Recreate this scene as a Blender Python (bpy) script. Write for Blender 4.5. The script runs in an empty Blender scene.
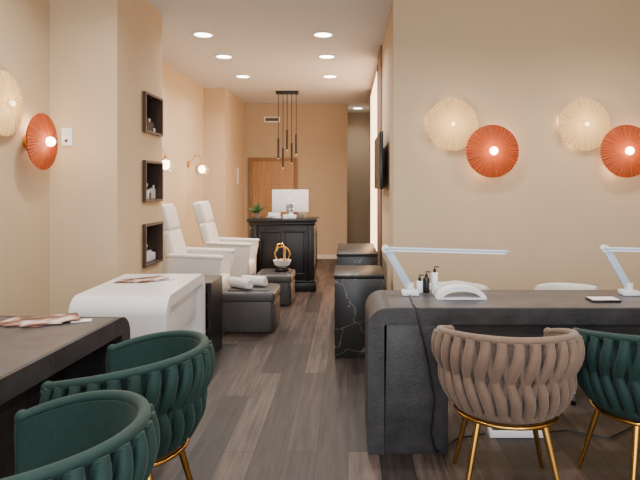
import bpy, bmesh, math, random
from mathutils import Vector, Matrix, Euler
random.seed(7)
PI=math.pi
# ---------------------------------------------------------------- materials
def srgb(c):
    f=lambda v:(v/255/12.92) if v/255<=0.04045 else ((v/255+0.055)/1.055)**2.4
    return (f(c[0]),f(c[1]),f(c[2]),1)
def setin(n,k,v):
    if k in n.inputs: n.inputs[k].default_value=v
def mat(name,col,rough=0.5,metal=0,emis=None,es=0,noise=0.0,nscale=8,bump=0.0,bscale=60,sheen=0,trans=0,coat=0,sss=0):
    m=bpy.data.materials.new(name); m.use_nodes=True
    nt=m.node_tree; b=nt.nodes['Principled BSDF']
    c=srgb(col)
    setin(b,'Base Color',c); setin(b,'Roughness',rough); setin(b,'Metallic',metal)
    setin(b,'Sheen Weight',sheen); setin(b,'Transmission Weight',trans); setin(b,'Coat Weight',coat)
    if emis: setin(b,'Emission Color',srgb(emis)); setin(b,'Emission Strength',es)
    tc=nt.nodes.new('ShaderNodeTexCoord')
    if noise>0:
        n=nt.nodes.new('ShaderNodeTexNoise'); n.inputs['Scale'].default_value=nscale; n.inputs['Detail'].default_value=6
        nt.links.new(tc.outputs['Object'],n.inputs['Vector'])
        r=nt.nodes.new('ShaderNodeValToRGB')
        r.color_ramp.elements[0].position=0.3; r.color_ramp.elements[1].position=0.7
        r.color_ramp.elements[0].color=tuple(x*(1-noise) for x in c[:3])+(1,)
        r.color_ramp.elements[1].color=tuple(min(1,x*(1+noise)) for x in c[:3])+(1,)
        nt.links.new(n.outputs['Fac'],r.inputs['Fac']); nt.links.new(r.outputs['Color'],b.inputs['Base Color'])
    if bump>0:
        n=nt.nodes.new('ShaderNodeTexNoise'); n.inputs['Scale'].default_value=bscale; n.inputs['Detail'].default_value=4
        nt.links.new(tc.outputs['Object'],n.inputs['Vector'])
        bp=nt.nodes.new('ShaderNodeBump'); bp.inputs['Strength'].default_value=bump; bp.inputs['Distance'].default_value=0.01
        nt.links.new(n.outputs['Fac'],bp.inputs['Height']); nt.links.new(bp.outputs['Normal'],b.inputs['Normal'])
    return m
M={}
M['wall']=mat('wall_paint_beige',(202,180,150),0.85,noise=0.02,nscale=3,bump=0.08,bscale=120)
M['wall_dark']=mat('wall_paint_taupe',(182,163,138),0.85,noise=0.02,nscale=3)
M['ceil']=mat('ceiling_paint',(212,211,213),0.9,noise=0.01)
M['base']=mat('baseboard_paint',(214,205,193),0.5)
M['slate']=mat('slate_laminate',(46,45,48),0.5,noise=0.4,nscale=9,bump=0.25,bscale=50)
M['slate_top_glare']=mat('slate_top_glare',(76,74,77),0.38,noise=0.3,nscale=9)  # lighter slate: glare on the desk tops is painted into the colour
M['white']=mat('white_lacquer',(222,221,222),0.3)
M['offw']=mat('white_leather',(222,216,210),0.45,bump=0.05)
M['plast']=mat('white_plastic',(235,236,240),0.3)
M['grey']=mat('grey_leather',(72,69,68),0.4,noise=0.08,bump=0.1)
M['greyd']=mat('dark_grey_leather',(48,46,47),0.45,noise=0.08,bump=0.1)
M['black']=mat('black_lacquer',(13,12,14),0.35)
M['blackp']=mat('black_plastic',(14,14,16),0.3)
M['gold']=mat('brushed_gold',(214,166,88),0.22,metal=1)
M['chrome']=mat('chrome',(200,200,205),0.15,metal=1)
M['tan']=mat('taupe_velvet',(110,88,73),0.8,sheen=0.2,noise=0.10,nscale=30,bump=0.1,bscale=200)
M['green']=mat('green_velvet',(2,44,40),0.75,sheen=0.06,noise=0.15,nscale=30,bump=0.1,bscale=200)
M['towel']=mat('towel_white',(235,232,228),0.95,bump=0.6,bscale=300)
M['wenge']=mat('dark_wood_shelf',(62,42,33),0.5,noise=0.2)
M['leaf']=mat('leaf_green',(62,98,48),0.6,noise=0.2)
M['pot']=mat('pot_ceramic',(120,112,100),0.6)
M['led']=mat('led_disc',(255,255,255),0.5,emis=(255,250,240),es=14)
M['strip']=mat('warm_led_strip',(255,225,190),0.5,emis=(255,206,158),es=5)
M['bulb']=mat('bulb_warm',(255,240,220),0.5,emis=(255,222,180),es=16)
M['bulbs']=mat('bulb_soft',(255,230,200),0.5,emis=(255,225,180),es=2.5)
M['lampled']=mat('lamp_diffuser',(240,246,255),0.4,emis=(215,232,255),es=0.6)
M['armw']=mat('lamp_arm_bluewhite',(182,200,220),0.35)
M['screen']=mat('screen_glass',(12,13,16),0.12)
M['glass']=mat('clear_glass',(250,245,240),0.03,trans=0.95)
M['skirtpink']=mat('wood_panel_rose',(140,106,88),0.6,noise=0.12,nscale=12)

def wood(name,c1,c2,sc=(1,1,14)):
    m=mat(name,c1,0.5); nt=m.node_tree; b=nt.nodes['Principled BSDF']
    tc=nt.nodes.new('ShaderNodeTexCoord'); mp=nt.nodes.new('ShaderNodeMapping'); mp.inputs['Scale'].default_value=sc
    n=nt.nodes.new('ShaderNodeTexNoise'); n.inputs['Scale'].default_value=3; n.inputs['Detail'].default_value=8
    r=nt.nodes.new('ShaderNodeValToRGB'); r.color_ramp.elements[0].color=srgb(c1); r.color_ramp.elements[1].color=srgb(c2)
    r.color_ramp.elements[0].position=.3; r.color_ramp.elements[1].position=.7
    nt.links.new(tc.outputs['Object'],mp.inputs['Vector']); nt.links.new(mp.outputs['Vector'],n.inputs['Vector'])
    nt.links.new(n.outputs['Fac'],r.inputs['Fac']); nt.links.new(r.outputs['Color'],b.inputs['Base Color'])
    return m
M['oak']=wood('oak_door',(152,114,76),(174,136,96),(14,1,1))
M['oakd']=wood('oak_frame',(124,90,58),(146,110,74),(14,1,1))

def floor_mat():
    m=mat('vinyl_plank_floor',(80,74,74),0.46); nt=m.node_tree; b=nt.nodes['Principled BSDF']
    setin(b,'Specular IOR Level',.35)
    tc=nt.nodes.new('ShaderNodeTexCoord'); mp=nt.nodes.new('ShaderNodeMapping'); mp.inputs['Rotation'].default_value=(0,0,PI/2)
    br=nt.nodes.new('ShaderNodeTexBrick'); br.inputs['Scale'].default_value=1
    br.inputs['Brick Width'].default_value=1.25; br.inputs['Row Height'].default_value=0.165
    br.inputs['Mortar Size'].default_value=0.0025; br.inputs['Mortar Smooth'].default_value=0.2
    br.offset=0.37
    br.inputs['Color1'].default_value=srgb((84,73,68)); br.inputs['Color2'].default_value=srgb((40,35,34)); br.inputs['Mortar'].default_value=srgb((12,10,10))
    nt.links.new(tc.outputs['Object'],mp.inputs['Vector']); nt.links.new(mp.outputs['Vector'],br.inputs['Vector'])
    mp2=nt.nodes.new('ShaderNodeMapping'); mp2.inputs['Scale'].default_value=(12,0.8,1)
    n=nt.nodes.new('ShaderNodeTexNoise'); n.inputs['Scale'].default_value=2.2; n.inputs['Detail'].default_value=9; n.inputs['Roughness'].default_value=.62
    nt.links.new(tc.outputs['Object'],mp2.inputs['Vector']); nt.links.new(mp2.outputs['Vector'],n.inputs['Vector'])
    r=nt.nodes.new('ShaderNodeValToRGB'); r.color_ramp.elements[0].position=.34; r.color_ramp.elements[1].position=.66
    r.color_ramp.elements[0].color=(.42,.40,.39,1); r.color_ramp.elements[1].color=(1.5,1.42,1.38,1)
    nt.links.new(n.outputs['Fac'],r.inputs['Fac'])
    mx=nt.nodes.new('ShaderNodeMix'); mx.data_type='RGBA'; mx.blend_type='MULTIPLY'; mx.inputs['Factor'].default_value=1
    nt.links.new(br.outputs['Color'],mx.inputs[6]); nt.links.new(r.outputs['Color'],mx.inputs[7]); nt.links.new(mx.outputs[2],b.inputs['Base Color'])
    bp=nt.nodes.new('ShaderNodeBump'); bp.inputs['Strength'].default_value=.25; bp.inputs['Distance'].default_value=.004
    nt.links.new(n.outputs['Fac'],bp.inputs['Height']); nt.links.new(bp.outputs['Normal'],b.inputs['Normal'])
    return m
M['floor']=floor_mat()
def marble():
    m=mat('black_marble',(44,43,45),0.3); nt=m.node_tree; b=nt.nodes['Principled BSDF']
    tc=nt.nodes.new('ShaderNodeTexCoord')
    n=nt.nodes.new('ShaderNodeTexNoise'); n.inputs['Scale'].default_value=3; n.inputs['Detail'].default_value=5
    ad=nt.nodes.new('ShaderNodeMix'); ad.data_type='RGBA'; ad.blend_type='ADD'; ad.inputs['Factor'].default_value=.6
    v=nt.nodes.new('ShaderNodeTexVoronoi'); v.feature='DISTANCE_TO_EDGE'; v.inputs['Scale'].default_value=3.2
    nt.links.new(tc.outputs['Object'],n.inputs['Vector']); nt.links.new(tc.outputs['Object'],ad.inputs[6]); nt.links.new(n.outputs['Color'],ad.inputs[7])
    nt.links.new(ad.outputs[2],v.inputs['Vector'])
    r=nt.nodes.new('ShaderNodeValToRGB'); r.color_ramp.elements[0].color=srgb((112,110,108)); r.color_ramp.elements[1].color=srgb((32,31,33))
    r.color_ramp.elements[0].position=0.0; r.color_ramp.elements[1].position=0.014
    nt.links.new(v.outputs['Distance'],r.inputs['Fac']); nt.links.new(r.outputs['Color'],b.inputs['Base Color'])
    return m
M['marble']=marble()
def disc_mat(name,cin,cout,R,e,ecol=None):
    m=mat(name,cin,0.6); nt=m.node_tree; b=nt.nodes['Principled BSDF']
    tc=nt.nodes.new('ShaderNodeTexCoord'); sp=nt.nodes.new('ShaderNodeSeparateXYZ')
    at=nt.nodes.new('ShaderNodeMath'); at.operation='ARCTAN2'
    nt.links.new(tc.outputs['Object'],sp.inputs[0]); nt.links.new(sp.outputs['X'],at.inputs[0]); nt.links.new(sp.outputs['Z'],at.inputs[1])
    cb=nt.nodes.new('ShaderNodeCombineXYZ'); nt.links.new(at.outputs[0],cb.inputs['X'])
    n=nt.nodes.new('ShaderNodeTexNoise'); n.inputs['Scale'].default_value=22; n.inputs['Detail'].default_value=3
    nt.links.new(cb.outputs[0],n.inputs['Vector'])
    r=nt.nodes.new('ShaderNodeValToRGB'); r.color_ramp.elements[0].color=srgb(cout); r.color_ramp.elements[1].color=srgb(cin)
    r.color_ramp.elements[0].position=.35; r.color_ramp.elements[1].position=.62
    nt.links.new(n.outputs['Fac'],r.inputs['Fac']); nt.links.new(r.outputs['Color'],b.inputs['Base Color'])
    nt.links.new(r.outputs['Color'],b.inputs['Emission Color']); b.inputs['Emission Strength'].default_value=e
    return m
M['cream']=disc_mat('cream_raffia',(236,200,142),(180,136,80),.22,.5)
M['orange']=disc_mat('terracotta_raffia',(182,78,20),(104,36,8),.22,.26)
def photo_mat():
    m=mat('printed_brochure',(200,170,160),0.35); nt=m.node_tree; b=nt.nodes['Principled BSDF']
    tc=nt.nodes.new('ShaderNodeTexCoord'); n=nt.nodes.new('ShaderNodeTexNoise'); n.inputs['Scale'].default_value=9
    nt.links.new(tc.outputs['Object'],n.inputs['Vector'])
    r=nt.nodes.new('ShaderNodeValToRGB'); e=r.color_ramp.elements
    e[0].position=.40; e[0].color=srgb((62,42,38)); e[1].position=.66; e[1].color=srgb((226,206,198))
    x=e.new(.52); x.color=srgb((150,104,90))
    nt.links.new(n.outputs['Fac'],r.inputs['Fac']); nt.links.new(r.outputs['Color'],b.inputs['Base Color'])
    return m
M['print']=photo_mat()

# ---------------------------------------------------------------- builder
class B:
    def __init__(s,name,loc=(0,0,0),rz=0):
        s.name=name; s.bm=bmesh.new(); s.mats=[]; s.loc=loc; s.rz=rz
    def mi(s,m):
        if m not in s.mats: s.mats.append(m)
        return s.mats.index(m)
    def add(s,t,m,T=None):
        i=s.mi(m)
        if T is not None: bmesh.ops.transform(t,matrix=T,verts=t.verts)
        for f in t.faces: f.material_index=i; f.smooth=True
        me=bpy.data.meshes.new('tmp'); t.to_mesh(me); t.free(); s.bm.from_mesh(me); bpy.data.meshes.remove(me)
    def box(s,a,b,m,bev=0,seg=2,rot=None,taper=None):
        t=bmesh.new(); bmesh.ops.create_cube(t,size=1)
        c=[(a[i]+b[i])/2 for i in range(3)]; d=[abs(b[i]-a[i]) for i in range(3)]
        for v in t.verts:
            v.co=Vector((v.co.x*d[0],v.co.y*d[1],v.co.z*d[2]))
            if taper and v.co.z<0: v.co.x*=taper; v.co.y*=taper
        if bev>0: bmesh.ops.bevel(t,geom=list(t.edges),offset=bev,segments=seg,profile=.5,affect='EDGES')
        T=Matrix.Translation(c)
        if rot: T=T@Euler(rot).to_matrix().to_4x4()
        s.add(t,m,T)
    def cyl(s,p,r,h,m,r2=None,seg=32,rot=None,bev=0):
        t=bmesh.new(); bmesh.ops.create_cone(t,cap_ends=True,segments=seg,radius1=r,radius2=r if r2 is None else r2,depth=h)
        if bev>0: bmesh.ops.bevel(t,geom=[e for e in t.edges if abs(e.verts[0].co.z-e.verts[1].co.z)<1e-6],offset=bev,segments=3,profile=.5,affect='EDGES')
        T=Matrix.Translation(p)
        if rot: T=T@Euler(rot).to_matrix().to_4x4()
        s.add(t,m,T)
    def sph(s,p,r,m,sc=(1,1,1),rot=None,u=20,v=12):
        t=bmesh.new(); bmesh.ops.create_uvsphere(t,u_segments=u,v_segments=v,radius=r)
        T=Matrix.Translation(p)
        if rot: T=T@Euler(rot).to_matrix().to_4x4()
        s.add(t,m,T@Matrix.Diagonal((*sc,1)))
    def lathe(s,p,prof,m,seg=32,rot=None):
        t=bmesh.new(); rings=[]
        for r,z in prof:
            rings.append([t.verts.new((max(r,1e-4)*math.cos(2*PI*k/seg),max(r,1e-4)*math.sin(2*PI*k/seg),z)) for k in range(seg)])
        for a,b in zip(rings,rings[1:]):
            for k in range(seg): t.faces.new((a[k],a[(k+1)%seg],b[(k+1)%seg],b[k]))
        bmesh.ops.recalc_face_normals(t,faces=t.faces)
        T=Matrix.Translation(p)
        if rot: T=T@Euler(rot).to_matrix().to_4x4()
        s.add(t,m,T)
    def tube(s,pts,rad,m,seg=10,norms=None,rb=None,closed=False):
        pts=[Vector(p) for p in pts]; n=len(pts)
        if not isinstance(rad,(list,tuple)): rad=[rad]*n
        if rb is None: rb=rad
        elif not isinstance(rb,(list,tuple)): rb=[rb]*n
        t=bmesh.new(); rings=[]; pn=None
        for i in range(n):
            if closed: tg=pts[(i+1)%n]-pts[i-1]
            else: tg=pts[min(i+1,n-1)]-pts[max(i-1,0)]
            tg.normalize()
            if norms: nn=Vector(norms[i])
            elif pn is None: nn=Vector((0,0,1)) if abs(tg.z)<.9 else Vector((1,0,0))
            else: nn=pn
            nn=(nn-tg*nn.dot(tg)).normalized(); pn=nn; bb=tg.cross(nn)
            rings.append([t.verts.new(pts[i]+nn*rad[i]*math.cos(2*PI*k/seg)+bb*rb[i]*math.sin(2*PI*k/seg)) for k in range(seg)])
        prs=list(zip(rings,rings[1:]))
        if closed: prs.append((rings[-1],rings[0]))
        for a,b in prs:
            for k in range(seg): t.faces.new((a[k],a[(k+1)%seg],b[(k+1)%seg],b[k]))
        if not closed:
            t.faces.new(list(reversed(rings[0]))); t.faces.new(rings[-1])
        bmesh.ops.recalc_face_normals(t,faces=t.faces)
        s.add(t,m)
    def extr(s,poly,w0,w1,m,axis='x',T=None):
        t=bmesh.new()
        def P(u,z,w): return (u,w,z) if axis=='x' else (w,u,z)
        a=[t.verts.new(P(u,z,w0)) for u,z in poly]; b=[t.verts.new(P(u,z,w1)) for u,z in poly]
        n=len(poly)
        for i in range(n): t.faces.new((a[i],a[(i+1)%n],b[(i+1)%n],b[i]))
        fa=t.faces.new(a); fb=t.faces.new(list(reversed(b)))
        bmesh.ops.triangulate(t,faces=[fa,fb])
        bmesh.ops.recalc_face_normals(t,faces=t.faces)
        s.add(t,m,T)
    def done(s,ang=38):
        me=bpy.data.meshes.new(s.name+'_mesh'); s.bm.to_mesh(me); s.bm.free()
        for m in s.mats: me.materials.append(M[m])
        try: me.set_sharp_from_angle(angle=math.radians(ang))
        except Exception: pass
        o=bpy.data.objects.new(s.name,me); bpy.context.scene.collection.objects.link(o)
        o.location=s.loc; o.rotation_euler=(0,0,s.rz)
        return o
def arch(L,H,t,R,n=10):
    o=[(0,0)]; o+=[(R-R*math.cos(PI/2*k/n),H-R+R*math.sin(PI/2*k/n)) for k in range(n+1)]
    o+=[(L-R+R*math.sin(PI/2*k/n),H-R+R*math.cos(PI/2*k/n)) for k in range(n+1)]; o+=[(L,0),(L-t,0)]
    r=max(R-t,.01)
    o+=[(L-t-r+r*math.cos(PI/2*k/n),H-t-r+r*math.sin(PI/2*k/n)) for k in range(n+1)]
    o+=[(t+r-r*math.sin(PI/2*k/n),H-t-r+r*math.cos(PI/2*k/n)) for k in range(n+1)]
    o+=[(t,0)]
    return o

H=3.025
def wbox(name,a,b,m='wall'):
    w=B(name); w.box(a,b,m); return w.done()
# ---------------------------------------------------------------- room
wbox('floor',(-2.7,-2.2,-.1),(3.4,12.6,0),'floor')
wbox('ceiling',(-2.7,-2.2,H),(3.4,12.6,H+.1),'ceil')
wbox('wall_left',(-2.6,-2,0),(-2.27,4.26,H))
w=B('wall_niche_column')
w.box((-2.6,4.26,0),(-1.756,4.78,H),'wall'); w.box((-2.6,5.23,0),(-1.756,5.29,H),'wall'); w.box((-2.6,4.78,0),(-2.06,5.23,H),'wall')
nz=[(.71,1.08),(1.27,1.63),(1.87,2.22)]
zs=0
for a,b in nz: w.box((-2.06,4.78,zs),(-1.756,5.23,a),'wall'); zs=b
w.box((-2.06,4.78,zs),(-1.756,5.23,H),'wall'); w.done()
wbox('wall_left_alcove',(-2.6,5.29,0),(-2.375,9.19,H))
wbox('wall_left_rear',(-2.6,9.19,0),(-2.02,10.94,H))
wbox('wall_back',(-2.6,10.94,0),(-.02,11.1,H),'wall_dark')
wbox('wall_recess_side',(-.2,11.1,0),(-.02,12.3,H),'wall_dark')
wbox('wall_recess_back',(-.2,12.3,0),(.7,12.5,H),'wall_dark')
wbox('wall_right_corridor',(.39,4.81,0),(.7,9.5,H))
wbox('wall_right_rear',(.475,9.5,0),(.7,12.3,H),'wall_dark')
wbox('wall_right_front',(.7,4.81,0),(3.4,4.96,H))
wbox('wall_right',(3.2,-2,0),(3.4,4.81,H))
w=B('wall_front'); w.box((-2.6,-2.2,0),(-2.2,-2,H),'wall'); w.box((3.0,-2.2,0),(3.4,-2,H),'wall'); w.box((-2.2,-2.2,2.8),(3.0,-2,H),'wall'); w.box((-2.2,-2.2,0),(3.0,-2,.1),'base'); w.done()
w=B('window_1')
for x in (-2.2,-.5,1.25,2.94): w.box((x,-2.14,.1),(x+.06,-2.06,2.8),'black',.005)
w.box((-2.2,-2.14,2.74),(3,-2.06,2.8),'black'); w.box((-2.2,-2.14,.1),(3,-2.06,.16),'black'); w.done()
# baseboards
wbox('baseboard_left',(-2.27,-2,0),(-2.258,4.26,.08),'base')
w=B('baseboard_column'); w.box((-2.258,4.248,0),(-1.744,4.26,.08),'base'); w.box((-1.756,4.26,0),(-1.744,5.29,.08),'base'); w.done()
wbox('baseboard_alcove',(-2.375,5.302,0),(-2.363,9.178,.08),'base')
wbox('baseboard_right_front',(.39,4.798,0),(3.2,4.81,.08),'base')
wbox('baseboard_right_corridor',(.378,4.81,0),(.39,9.5,.08),'base')
w=B('baseboard_back'); w.box((-.97,10.928,0),(-.02,10.94,.08),'base');w.done()
# rosy panel + LED strip on the corridor wall
w=B('trim_wood_panel'); w.box((.372,6.4,.09),(.39,7.0,H),'skirtpink',.003); w.done()
w=B('led_wall_strip'); w.box((.375,7.05,.15),(.39,9.3,2.9),'strip',.003); w.box((.366,7.01,.12),(.39,7.05,2.93),'wenge'); w.box((.368,9.3,.12),(.39,9.34,2.93),'wenge'); w.done()
# door
w=B('door_1')
w.box((-1.86,10.905,0),(-1.06,10.925,1.90),'oak',.002)
w.box((-1.94,10.90,0),(-1.86,10.938,1.97),'oakd',.004); w.box((-1.06,10.90,0),(-.98,10.938,1.97),'oakd',.004); w.box((-1.86,10.90,1.90),(-1.06,10.938,1.97),'oakd',.004)
for z in (.5,1.0,1.45): w.box((-1.84,10.903,z),(-1.08,10.906,z+.006),'oakd')
w.tube([(-1.14,10.905,1.0),(-1.14,10.86,1.0),(-1.24,10.86,1.0)],.01,'chrome'); w.box((-1.84,10.925,0),(-1.08,10.938,1.88),'oakd'); w.done()
w=B('exit_sign'); w.box((-1.64,10.91,2.66),(-1.33,10.94,2.77),'plast',.004); w.box((-1.61,10.905,2.685),(-1.36,10.912,2.745),'grey'); w.done()
# niches
for k,(a,b) in enumerate(nz):
    w=B('wall_niche_shelf')
    t=.02; X=-1.725
    w.box((-2.06,4.78,a),(X,5.23,a+t),'wenge'); w.box((-2.06,4.78,b-t),(X,5.23,b),'wenge')
    w.box((-2.06,4.78,a+t),(X,4.78+t,b-t),'wenge'); w.box((-2.06,5.23-t,a+t),(X,5.23,b-t),'wenge')
    w.box((-2.06,4.78+t,a+t),(-2.045,5.23-t,b-t),'wenge'); w.done()
    w=B('nail_polish_bottles')
    for j in range(7):
        for q in range(2):
            y=4.85+j*.055; x=-1.80-q*.07; hh=.05+.05*random.random()+ (.06 if q else 0)
            w.cyl((x,y,a+t+.001+hh/2),.018,hh,random.choice(['plast','grey','offw','tan','plast']),seg=12,bev=.004); w.cyl((x,y,a+t+hh+.018),.009,.036,random.choice(['blackp','plast']),seg=10)
    w.done()
# thermostat / switches
w=B('wall_thermostat'); w.box((-2.17,4.235,1.71),(-2.09,4.26,1.85),'plast',.008); w.box((-2.155,4.232,1.79),(-2.105,4.236,1.83),'white'); w.cyl((-2.13,4.232,1.75),.012,.008,'grey',rot=(PI/2,0,0),seg=16); w.done()
w=B('light_switch'); w.box((-2.02,10.2,1.45),(-2.008,10.3,1.75),'plast',.003); w.box((-2.008,10.22,1.6),(-2.003,10.28,1.72),'white',.001); w.done()
# downlights
def downlight(x,y,e=16):
    w=B('recessed_downlight'); 
    w.lathe((x,y,H),[(.115,0),(.118,-.006),(.11,-.012),(.092,-.012),(.088,-.004)],'plast'); w.cyl((x,y,H-.005),.09,.006,'led'); w.done()
    l=bpy.data.lights.new('downlight_lamp','AREA'); l.shape='DISK'; l.size=.17; l.energy=e; l.color=(1,.97,.91); l.spread=math.radians(150)
    o=bpy.data.objects.new('downlight_lamp',l); o.location=(x,y,H-.02); bpy.context.scene.collection.objects.link(o)
for y in (5.95,6.95,8.2): downlight(-1.54,y,17); downlight(-.265,y,17)
for y in (0,1.7,3.4):
    for x in (-1.4,.4,2.1): downlight(x,y,18)
downlight(.2,11.5,8)  # extra fitting and lamp, added to brighten the rear recess
# sconce discs
def disc(name,p,mt,R,off,rz=0,bulb='bulb'):
    w=B(name,loc=p,rz=rz)   # local: faces -y, wall at y=0
    seg=144; rings=14; t=bmesh.new(); rr=[]
    for i in range(rings+1):
        r=R*max(.06,i/rings); prof=-off-.035*(1-(i/rings)**2)
        rr.append([t.verts.new(((r)*math.cos(2*PI*k/seg),prof+.005*(i/rings)*math.cos(48*2*PI*k/seg),r*math.sin(2*PI*k/seg))) for k in range(seg)])
    for a,b in zip(rr,rr[1:]):
        for k in range(seg): t.faces.new((a[k],a[(k+1)%seg],b[(k+1)%seg],b[k]))
    bk=[t.verts.new((R*.93*math.cos(2*PI*k/seg),-off+.018,R*.93*math.sin(2*PI*k/seg))) for k in range(seg)]
    for k in range(seg): t.faces.new((rr[-1][k],rr[-1][(k+1)%seg],bk[(k+1)%seg],bk[k]))
    t.faces.new(bk); bmesh.ops.recalc_face_normals(t,faces=t.faces); w.add(t,mt)
    w.cyl((0,-(off-.018)/2,0),.05,off-.018,'gold',rot=(PI/2,0,0))
    w.cyl((0,-off-.035,0),.03,.014,mt,rot=(PI/2,0,0),bev=.003)
    w.sph((0,-off-.05,0),.034 if bulb=='bulb' else .018,bulb)
    w.done(60)
R=.222
for dx in (0,1.125):
    disc('raffia_wall_sconce',(.885+dx,4.81,1.93),'cream',R,.05,bulb='bulbs')
    disc('raffia_wall_sconce',(1.21+dx,4.81,1.70),'orange',R,.12)
disc('raffia_wall_sconce',(-2.27,3.62,1.94),'cream',.21,.05,rz=PI/2,bulb='bulbs')
disc('raffia_wall_sconce',(-2.27,3.95,1.72),'orange',.2,.12,rz=PI/2)
def pt(p,e,c=(1,.72,.45),r=.03):
    l=bpy.data.lights.new('sconce_lamp','POINT'); l.energy=e; l.color=c; l.shadow_soft_size=r
    o=bpy.data.objects.new('sconce_lamp',l); o.location=p; bpy.context.scene.collection.objects.link(o)
for p in ((1.21,4.54,1.70),(2.335,4.54,1.70),(-2.01,3.95,1.72)): pt(p,2.8)
for p in ((.885,4.58,1.93),(2.01,4.58,1.93),(-2.04,3.62,1.94)): pt(p,2.4,(1,.8,.55))
# bulbs between each shade and the wall: warm spill around the rims
for p in ((1.21,4.745,1.70),(2.335,4.745,1.70)):
    for dx,dz in ((.13,0),(-.06,-.12),(.06,.12)): pt((p[0]+dx,p[1],p[2]+dz),1.4,r=.02)
for p in ((.885,4.785,1.93),(2.01,4.785,1.93)):
    for dx,dz in ((-.17,.03),(0,.17),(-.08,-.15)): pt((p[0]+dx,p[1],p[2]+dz),.5,(1,.8,.55),r=.01)
for dy,dz in ((.1,0),(0,.12)): pt((-2.205,3.95+dy,1.72+dz),1.0,r=.02)
# glass globe sconces on alcove wall
for y in (6.64,8.3):
    w=B('glass_globe_sconce',loc=(-2.375,y,1.66))
    w.cyl((.01,0,.08),.05,.02,'gold',rot=(0,PI/2,0),bev=.004)
    w.tube([(.02,0,.08),(.1,0,.2),(.18,0,.2),(.21,0,.1)],.007,'gold'); w.cyl((.21,0,.09),.022,.04,'gold')
    w.lathe((.21,0,0),[(.03,.08),(.06,.07),(.1,.03),(.105,-.01),(.085,-.06),(.05,-.085)],'glass'); w.sph((.21,0,.0),.035,'bulb'); w.done()
    pt((-2.05,y,1.5),2.2,(1,.85,.68))
# pendant
w=B('pendant_light',loc=(-1.03,9.5,H))
w.box((-.19,-.06,-.05),(.19,.06,0),'black',.004)
for x,l,y in ((-.15,1.12,0),(-.075,1.28,.02),(.0,.98,-.02),(.075,1.2,.0),(.15,1.05,.02)):
    w.tube([(x,y,-.05),(x,y,-l+.3)],.006,'black',seg=6); w.cyl((x,y,-l+.15),.018,.34,'black',seg=14); w.cyl((x,y,-l-.022),.012,.006,'bulbs',seg=12)
w.done()
# TV
w=B('wall_television'); w.box((.30,5.3,1.38),(.335,6.35,1.93),'blackp',.006); w.box((.298,5.32,1.40),(.3005,6.33,1.91),'screen'); w.box((.335,5.7,1.55),(.39,5.95,1.78),'black',.004); w.done()
# ---------------------------------------------------------------- reception
w=B('reception_counter',loc=(-.88,7.47,0))
w.box((-.43,.03,0),(.43,.55,.93),'black',.004)
w.box((-.455,.0,0),(.455,.57,.12),'black',.01); w.box((-.445,.01,.12),(.445,.56,.15),'black',.012)
w.box((-.47,-.02,.935),(.47,.6,.973),'black',.01); w.box((-.45,0,.89),(.45,.57,.935),'black',.014)
for x in (-.4,.34): w.box((x,.008,.15),(x+.06,.04,.89),'black',.006)
for (x0,x1) in ((-.31,-.02),(.02,.31)):
    z0,z1=.22,.82
    for a,b in (((x0,.012,z0),(x1,.035,z0+.03)),((x0,.012,z1-.03),(x1,.035,z1)),((x0,.012,z0+.03),(x0+.03,.035,z1-.03)),((x1-.03,.012,z0+.03),(x1,.035,z1-.03))): w.box(a,b,'black',.006)
for y0 in (.1,):
    z0,z1=.22,.82
    for a,b in (((.425,y0,z0),(.442,.5,z0+.03)),((.425,y0,z1-.03),(.442,.5,z1)),((.425,y0,z0+.03),(.442,y0+.03,z1-.03)),((.425,.47,z0+.03),(.442,.5,z1-.03))): w.box(a,b,'black',.005)
w.done()
w=B('desktop_computer',loc=(-.80,7.75,.974))
w.box((-.25,-.02,.08),(.25,.0,.39),'plast',.008); w.box((-.24,.0,.16),(.24,.004,.38),'screen')
w.box((-.05,-.07,.012),(.05,-.06,.2),'chrome',.003,rot=(-.2,0,0)); w.box((-.09,-.1,0),(.09,.08,.012),'chrome',.004); w.cyl((0,-.021,.26),.018,.003,'chrome',rot=(PI/2,0,0)); w.done()
w=B('card_holder',loc=(-1.0,7.58,.974)); w.box((-.1,-.04,0),(.1,.05,.03),'chrome',.004); w.box((-.08,.0,.03),(.08,.03,.08),'plast',.003); w.box((.12,-.03,0),(.3,.04,.05),'plast',.003); w.box((.33,-.02,0),(.42,.04,.07),'pot',.008); w.done()
w=B('potted_plant',loc=(-1.24,7.62,.974)); w.lathe((0,0,0),[(0,0),(.035,0),(.045,.07),(.04,.07),(.038,.06),(0,.06)],'pot')
for k in range(34):
    a=k*2.4; e=.5+.9*random.random(); l=.09+.08*random.random(); d=Vector((math.cos(a)*math.cos(e),math.sin(a)*math.cos(e),math.sin(e)))
    p=Vector((0,0,.06)); w.tube([p,p+d*l*.5,p+d*l],[.004,.014,.002],'leaf',seg=6)
w.done()
# ---------------------------------------------------------------- pedicure chairs (face +x)
def pchair2(loc):
    w=B('pedicure_chair',loc=loc)
    w.box((-.35,-.22,0),(.22,.22,.30),'offw',.03,3)
    w.box((-.25,-.23,.28),(.32,.23,.48),'offw',.05,4)
    for s in (-1,1):
        y0,y1=sorted((s*.235,s*.33))
        w.extr([(-.25,.0),(.28,.0),(.30,.5),(.33,.66),(.31,.70),(-.18,.72),(-.24,.68)],y0,y1,'offw')
        w.box((-.20,y0-.008,.695),(.34,y1+.008,.735),'offw',.018,3,rot=(0,.04,0))
    an=.27
    dx,dz=-math.sin(an),math.cos(an)
    base=Vector((-.12,0,.38))
    for (u0,u1,th,wd) in ((0,.60,.12,.225),(.58,.87,.14,.20)):
        c=base+Vector((dx,0,dz))*((u0+u1)/2)
        h=(u1-u0)/2
        w.box((c.x-th/2,-wd,c.z-h),(c.x+th/2,wd,c.z+h),'offw',.045,4,rot=(0,-an,0))
    w.done()
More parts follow.
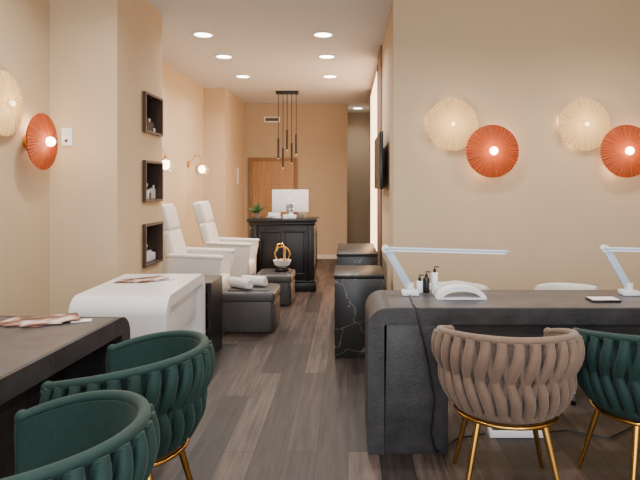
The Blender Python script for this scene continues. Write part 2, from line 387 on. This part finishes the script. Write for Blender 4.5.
pchair2((-1.57,5.80,0)); pchair2((-1.50,7.02,0))
# foot baths / ottomans
def footbath(loc,L,D,Hh):
    w=B('pedicure_foot_stool',loc=loc)
    w.box((-L/2,-D/2,.0),(L/2,D/2,Hh-.07),'grey',.03,3,taper=.93)
    w.box((-L/2-.01,-D/2-.01,Hh-.1),(L/2+.01,D/2+.01,Hh),'grey',.03,4)
    w.box((-L/2+.05,-D/2+.05,Hh-.01),(L/2-.05,D/2-.05,Hh+.012),'greyd',.01,2)
    w.box((L/2-.03,-D/2+.03,.02),(L/2+.005,D/2-.03,Hh-.12),'greyd',.01,2)
    w.done()
footbath((-.96,5.57,0),.50,.5,.40); footbath((-.88,6.80,0),.42,.5,.37)
def towel(loc,rz,r=.045,l=.26):
    w=B('rolled_towel',loc=loc,rz=rz)
    w.cyl((0,0,r),r,l,'towel',rot=(PI/2,0,0),seg=28,bev=.012)
    pts=[((.008+(r-.008)*k/40)*math.cos(k*.5),-l/2-.002,r+(.008+(r-.012)*k/40)*math.sin(k*.5)) for k in range(38)]
    w.tube(pts,.003,'towel',seg=6); w.done()
towel((-1.05,5.47,.413),.9,.05); towel((-.94,5.60,.413),1.2,.05)
w=B('gold_basin_faucet',loc=(-.80,6.80,.384))
w.cyl((0,0,.015),.1,.03,'blackp',bev=.005); w.lathe((0,0,.03),[(.02,0),(.09,.04),(.11,.1),(.1,.1),(.08,.05),(0,.01)],'white')
w.tube([(.02,.06,.03),(.02,.06,.26),(.0,.03,.32),(-.05,.0,.32),(-.07,-.02,.24)],.013,'gold')
w.tube([(0.09*math.cos(a*PI/10),0.02,.2+.09*math.sin(a*PI/10)) for a in range(20)],.008,'gold',closed=True); w.done()
# dark shelf by white table
w=B('side_shelf_unit',loc=(-1.22,4.75,0))
w.box((-.18,-.2,0),(-.15,.2,.62),'black'); w.box((.08,-.2,0),(.11,.2,.62),'black')
for z in (.03,.22,.42,.60): w.box((-.15,-.2,z),(.08,.2,z+.02),'black')
w.box((-.15,.18,.05),(.08,.2,.6),'black'); w.done()
# marble cabinets on the right of the corridor
def cab(y0,y1,h):
    w=B('marble_cabinet',loc=(.1,(y0+y1)/2,0)); d=(y1-y0)/2
    w.box((-.21,-d,.0),(.20,d,h-.03),'marble',.004); w.box((-.215,-d-.005,h-.03),(.20,d,h),'black',.004)
    w.box((-.212,-.003,.04),(-.2095,.003,h-.05),'black'); w.done()
cab(4.58,5.15,.68); cab(5.6,6.6,.735)
# ---------------------------------------------------------------- white manicure table
def wtable():
    w=B('white_manicure_table',loc=(-1.32,3.23,0),rz=.03)
    w.extr(arch(1.0,.76,.07,.11),-.29,.27,'white',axis='y')
    w.box((-.27,.07,.45),(.22,.93,.688),'white',.004)
    w.box((-.25,.5,0.02),(.18,.925,.45),'white',.004); w.done()
wtable()
def brochure(loc,rz,n=3,s=1):
    w=B('brochure_stack',loc=loc,rz=rz)
    for k in range(n):
        a=(k-1)*.35; w.box((-.11*s+.05*k,-.075*s,.001+.004*k),(.11*s+.05*k,.075*s,.004+.004*k),'print',rot=(0,0,a))
    w.box((.18*s,-.05,0.001),(.26*s,.0,.004),'plast',rot=(0,0,.2)); w.done()
brochure((-1.45,3.80,.762),.4,3,1.0)
# ---------------------------------------------------------------- dark desks
w=B('slate_manicure_desk',loc=(-1.48,.98,0),rz=-.05)
w.extr(arch(1.86,.765,.085,.10),-.36,.29,'slate',axis='y')
w.box((-.34,.12,.70),(.27,1.74,.7655),'slate_top_glare',.0)
w.box((-.35,.6,0),(.0,1.775,.68),'slate',.004); w.done()
brochure((-1.50,2.62,.767),.2,3,1.1)
w=B('slate_reception_desk',loc=(.105,2.93,0))
w.extr(arch(2.6,.765,.085,.10),0,.52,'slate',axis='x')
w.box((.12,.02,.70),(2.48,.50,.7657),'slate_top_glare')
w.box((.085,.004,0),(.42,.50,.68),'slate',.003)
w.box((2.2,.004,0),(2.515,.50,.68),'slate',.003)
w.box((.42,.03,.60),(2.2,.05,.68),'slate')
w.done()
# desk lamps
def lamp(loc):
    w=B('led_desk_lamp',loc=loc)
    w.box((-.05,-.03,0),(.05,.05,.03),'plast',.008); w.cyl((0,.01,.045),.022,.05,'plast')
    w.box((-.075-.022,-.004,.04),(-.075+.022,.012,.29),'armw',.004,rot=(0,-.52,0))
    w.cyl((-.145,.004,.272),.022,.03,'plast',rot=(PI/2,0,0))
    w.box((-.15,-.03,.258),(.57,.03,.272),'armw',.005,rot=(0,.028,0)); w.box((-.13,-.024,.252),(.55,.024,.259),'lampled',rot=(0,.028,0)); w.done()
lamp((.365,3.28,.766)); lamp((1.65,3.28,.766))
w=B('pump_bottles',loc=(.47,3.36,.767))
for x,mm,h in ((0,'blackp',.09),(.05,'plast',.12),(-.04,'plast',.07)):
    w.cyl((x,0,h/2),.02,h,mm,bev=.004,seg=20); w.cyl((x,0,h+.01),.009,.02,'blackp',seg=12); w.tube([(x,0,h+.02),(x,0,h+.035),(x+.025,0,h+.033)],.004,'blackp',seg=6)
w.done()
def device(loc):
    w=B('nail_lamp_device',loc=loc)
    n=12; top=[( .14*math.cos(PI*k/n),.075*math.sin(PI*k/n)) for k in range(n+1)]
    inn=[( .11*math.cos(PI*k/n),.048*math.sin(PI*k/n)) for k in range(n,-1,-1)]
    w.extr(top+inn,-.1,.1,'plast'); w.box((-.14,-.1,0),(.14,.1,.008),'plast',.003); w.extr(top[1:-1],.085,.1,'plast'); w.done()
device((.64,3.24,.767)); 
w=B('tablet_device',loc=(1.42,3.12,.767)); w.box((-.08,-.05,0),(.08,.05,.012),'blackp',.004); w.box((-.075,-.045,.012),(.075,.045,.0135),'plast'); w.done()
w=B('power_cable'); w.tube([(.36,3.235,.773),(.35,3.0,.773),(.36,2.922,.768),(.37,2.912,.7),(.41,2.905,.52),(.45,2.905,.30),(.43,2.90,.12),(.46,2.91,.02),(.52,3.0,.008),(.6,3.1,.008),(.77,3.15,.012)],.005,'blackp',seg=8); w.done()
w=B('power_strip',loc=(.95,3.15,0)); w.box((-.16,-.03,0),(.16,.03,.04),'plast',.006); w.box((-.14,-.02,.04),(.14,.02,.043),'blackp'); w.tube([(.16,0,.02),(.3,.05,.01),(.5,-.05,.01),(.7,.1,.01)],.005,'blackp'); w.done()
# white rolling stools behind the desk
def stool(loc,rz):
    w=B('rolling_stool',loc=loc,rz=rz)
    for k in range(5):
        a=2*PI*k/5; c,s=math.cos(a),math.sin(a)
        w.tube([(0,0,.11),(.14*c,.14*s,.085),(.25*c,.25*s,.075)],[.022,.018,.014],'plast'); w.cyl((.25*c,.25*s,.03),.03,.03,'blackp',rot=(PI/2,0,a),seg=16); w.cyl((.25*c,.25*s,.06),.008,.03,'chrome')
    w.cyl((0,0,.25),.022,.3,'chrome'); w.cyl((0,0,.42),.2,.09,'offw',bev=.03)
    pts=[(.22*math.cos(a),.22*math.sin(a),.66) for a in [PI*1.1+ .8*PI*k/12 for k in range(13)]]
    w.tube(pts,.045,'offw',seg=14,rb=.02,norms=[(0,0,1)]*13); w.tube([(0,-.18,.40),(0,-.24,.5),(0,-.22,.64)],.014,'chrome'); w.done()
stool((1.53,3.85,0),PI); stool((.75,3.9,0),PI*.9)
# ---------------------------------------------------------------- woven barrel chairs (open toward local +y)
def chair(loc,rz,mt,name,S=1.0):
    w=B(name,loc=loc,rz=rz)
    A=math.radians(128); zb=.415
    def ztop(a): return .765-.08*(abs(a)/A)**2.4
    def rad(v): return (.235+.072*math.sin(min(1,v)*PI/2))*S
    def P(a,v,dr=0):
        r=rad(v)+dr; z=zb+(ztop(a)-zb)*v
        return Vector((r*math.sin(a),-r*math.cos(a),z)), Vector((math.sin(a),-math.cos(a),0))
    t=bmesh.new(); na,nv=48,8; g=[]
    for dr in (-.022,-.006):
        g.append([[t.verts.new(P(-A+2*A*i/na,j/nv*.97,dr)[0]) for j in range(nv+1)] for i in range(na+1)])
    for q in g:
        for i in range(na):
            for j in range(nv): t.faces.new((q[i][j],q[i+1][j],q[i+1][j+1],q[i][j+1]))
    for i in range(na):
        for j in (0,nv): t.faces.new((g[0][i][j],g[0][i+1][j],g[1][i+1][j],g[1][i][j]))
    for j in range(nv):
        for i in (0,na): t.faces.new((g[0][i][j],g[0][i][j+1],g[1][i][j+1],g[1][i][j]))
    bmesh.ops.recalc_face_normals(t,faces=t.faces); w.add(t,mt)
    N=21; D=2*A/N
    for fam in (1,-1):
        for i in range(N+1):
            a0=-A+D*i
            pts=[];nr=[];r1=[];r2=[]
            n=14
            for k in range(n+1):
                v=k/n
                a=a0+fam*D*.55*math.cos(PI*v)
                a=max(-A,min(A,a))
                dr=.010+fam*.015*math.sin(2*PI*v)
                p,nn=P(a,.02+.96*v,dr); pts.append(p); nr.append(nn)
                fat=.55+.45*math.sin(PI*(v*2%1 if 0<v<1 else 0))
                r1.append(.019*(.7+.3*fat)); r2.append(.024*(.5+.5*fat))
            w.tube(pts,r1,mt,seg=10,norms=nr,rb=r2)
    for v,rr in ((1.0,.017),(.0,.016)):
        pts=[P(-A+2*A*k/40,v,-.002)[0] for k in range(41)]
        w.tube(pts,rr,mt,seg=12)
    for s in (-1,1):
        w.tube([P(s*A,k/8,0)[0] for k in range(9)],.021,mt,seg=12)
        w.sph(P(s*A,1,0)[0],.022,mt)
    w.cyl((0,.02,.40),.235*S,.04,mt,bev=.015,seg=48); w.cyl((0,.03,.445),.225*S,.08,mt,bev=.035,seg=48)
    w.cyl((0,0,.37),.21*S,.02,'gold',seg=40)
    pts=[(.235*S*math.cos(2*PI*k/40),.235*S*math.sin(2*PI*k/40),.378) for k in range(40)]
    w.tube(pts,.009,'gold',closed=True)
    for sx in (-1,1):
        for sy in (-1,1):
            w.tube([(sx*.14,sy*.14,.37),(sx*.215,sy*.215,0.0)],[.016,.010],'gold',seg=12)
    w.done(50)
chair((.73,2.60,0),math.radians(-6),'tan','woven_barrel_chair',.985)
chair((1.385,2.60,0),math.radians(6),'green','woven_barrel_chair',1.0)
chair((-.872,2.22,0),math.radians(86),'green','woven_barrel_chair',.97)
chair((-.855,1.49,0),math.radians(84),'green','woven_barrel_chair',.97)
# ---------------------------------------------------------------- lights / world / camera
def area(name,loc,rot,sx,sy,e,col):
    l=bpy.data.lights.new(name,'AREA'); l.shape='RECTANGLE'; l.size=sx; l.size_y=sy; l.energy=e; l.color=col
    o=bpy.data.objects.new(name,l); o.location=loc; o.rotation_euler=rot; bpy.context.scene.collection.objects.link(o)
area('daylight_fill',(.4,-1.9,1.5),(PI/2,0,0),5,2.5,140,(.97,.98,1))  # unseen area lamp added inside the shopfront opening to stand in for daylight
wd=bpy.data.worlds.new('world'); bpy.context.scene.world=wd; wd.use_nodes=True
wd.node_tree.nodes['Background'].inputs[0].default_value=(.9,.95,1,1); wd.node_tree.nodes['Background'].inputs[1].default_value=1.0
cam=bpy.data.cameras.new('camera'); co=bpy.data.objects.new('camera',cam); bpy.context.scene.collection.objects.link(co)
co.location=(0,0,1.4); co.rotation_euler=(PI/2,0,0)
cam.sensor_width=36; cam.sensor_fit='HORIZONTAL'; cam.lens=560/640*36; cam.shift_x=-28/640; cam.shift_y=-53/640
cam.clip_start=.05
bpy.context.scene.camera=co
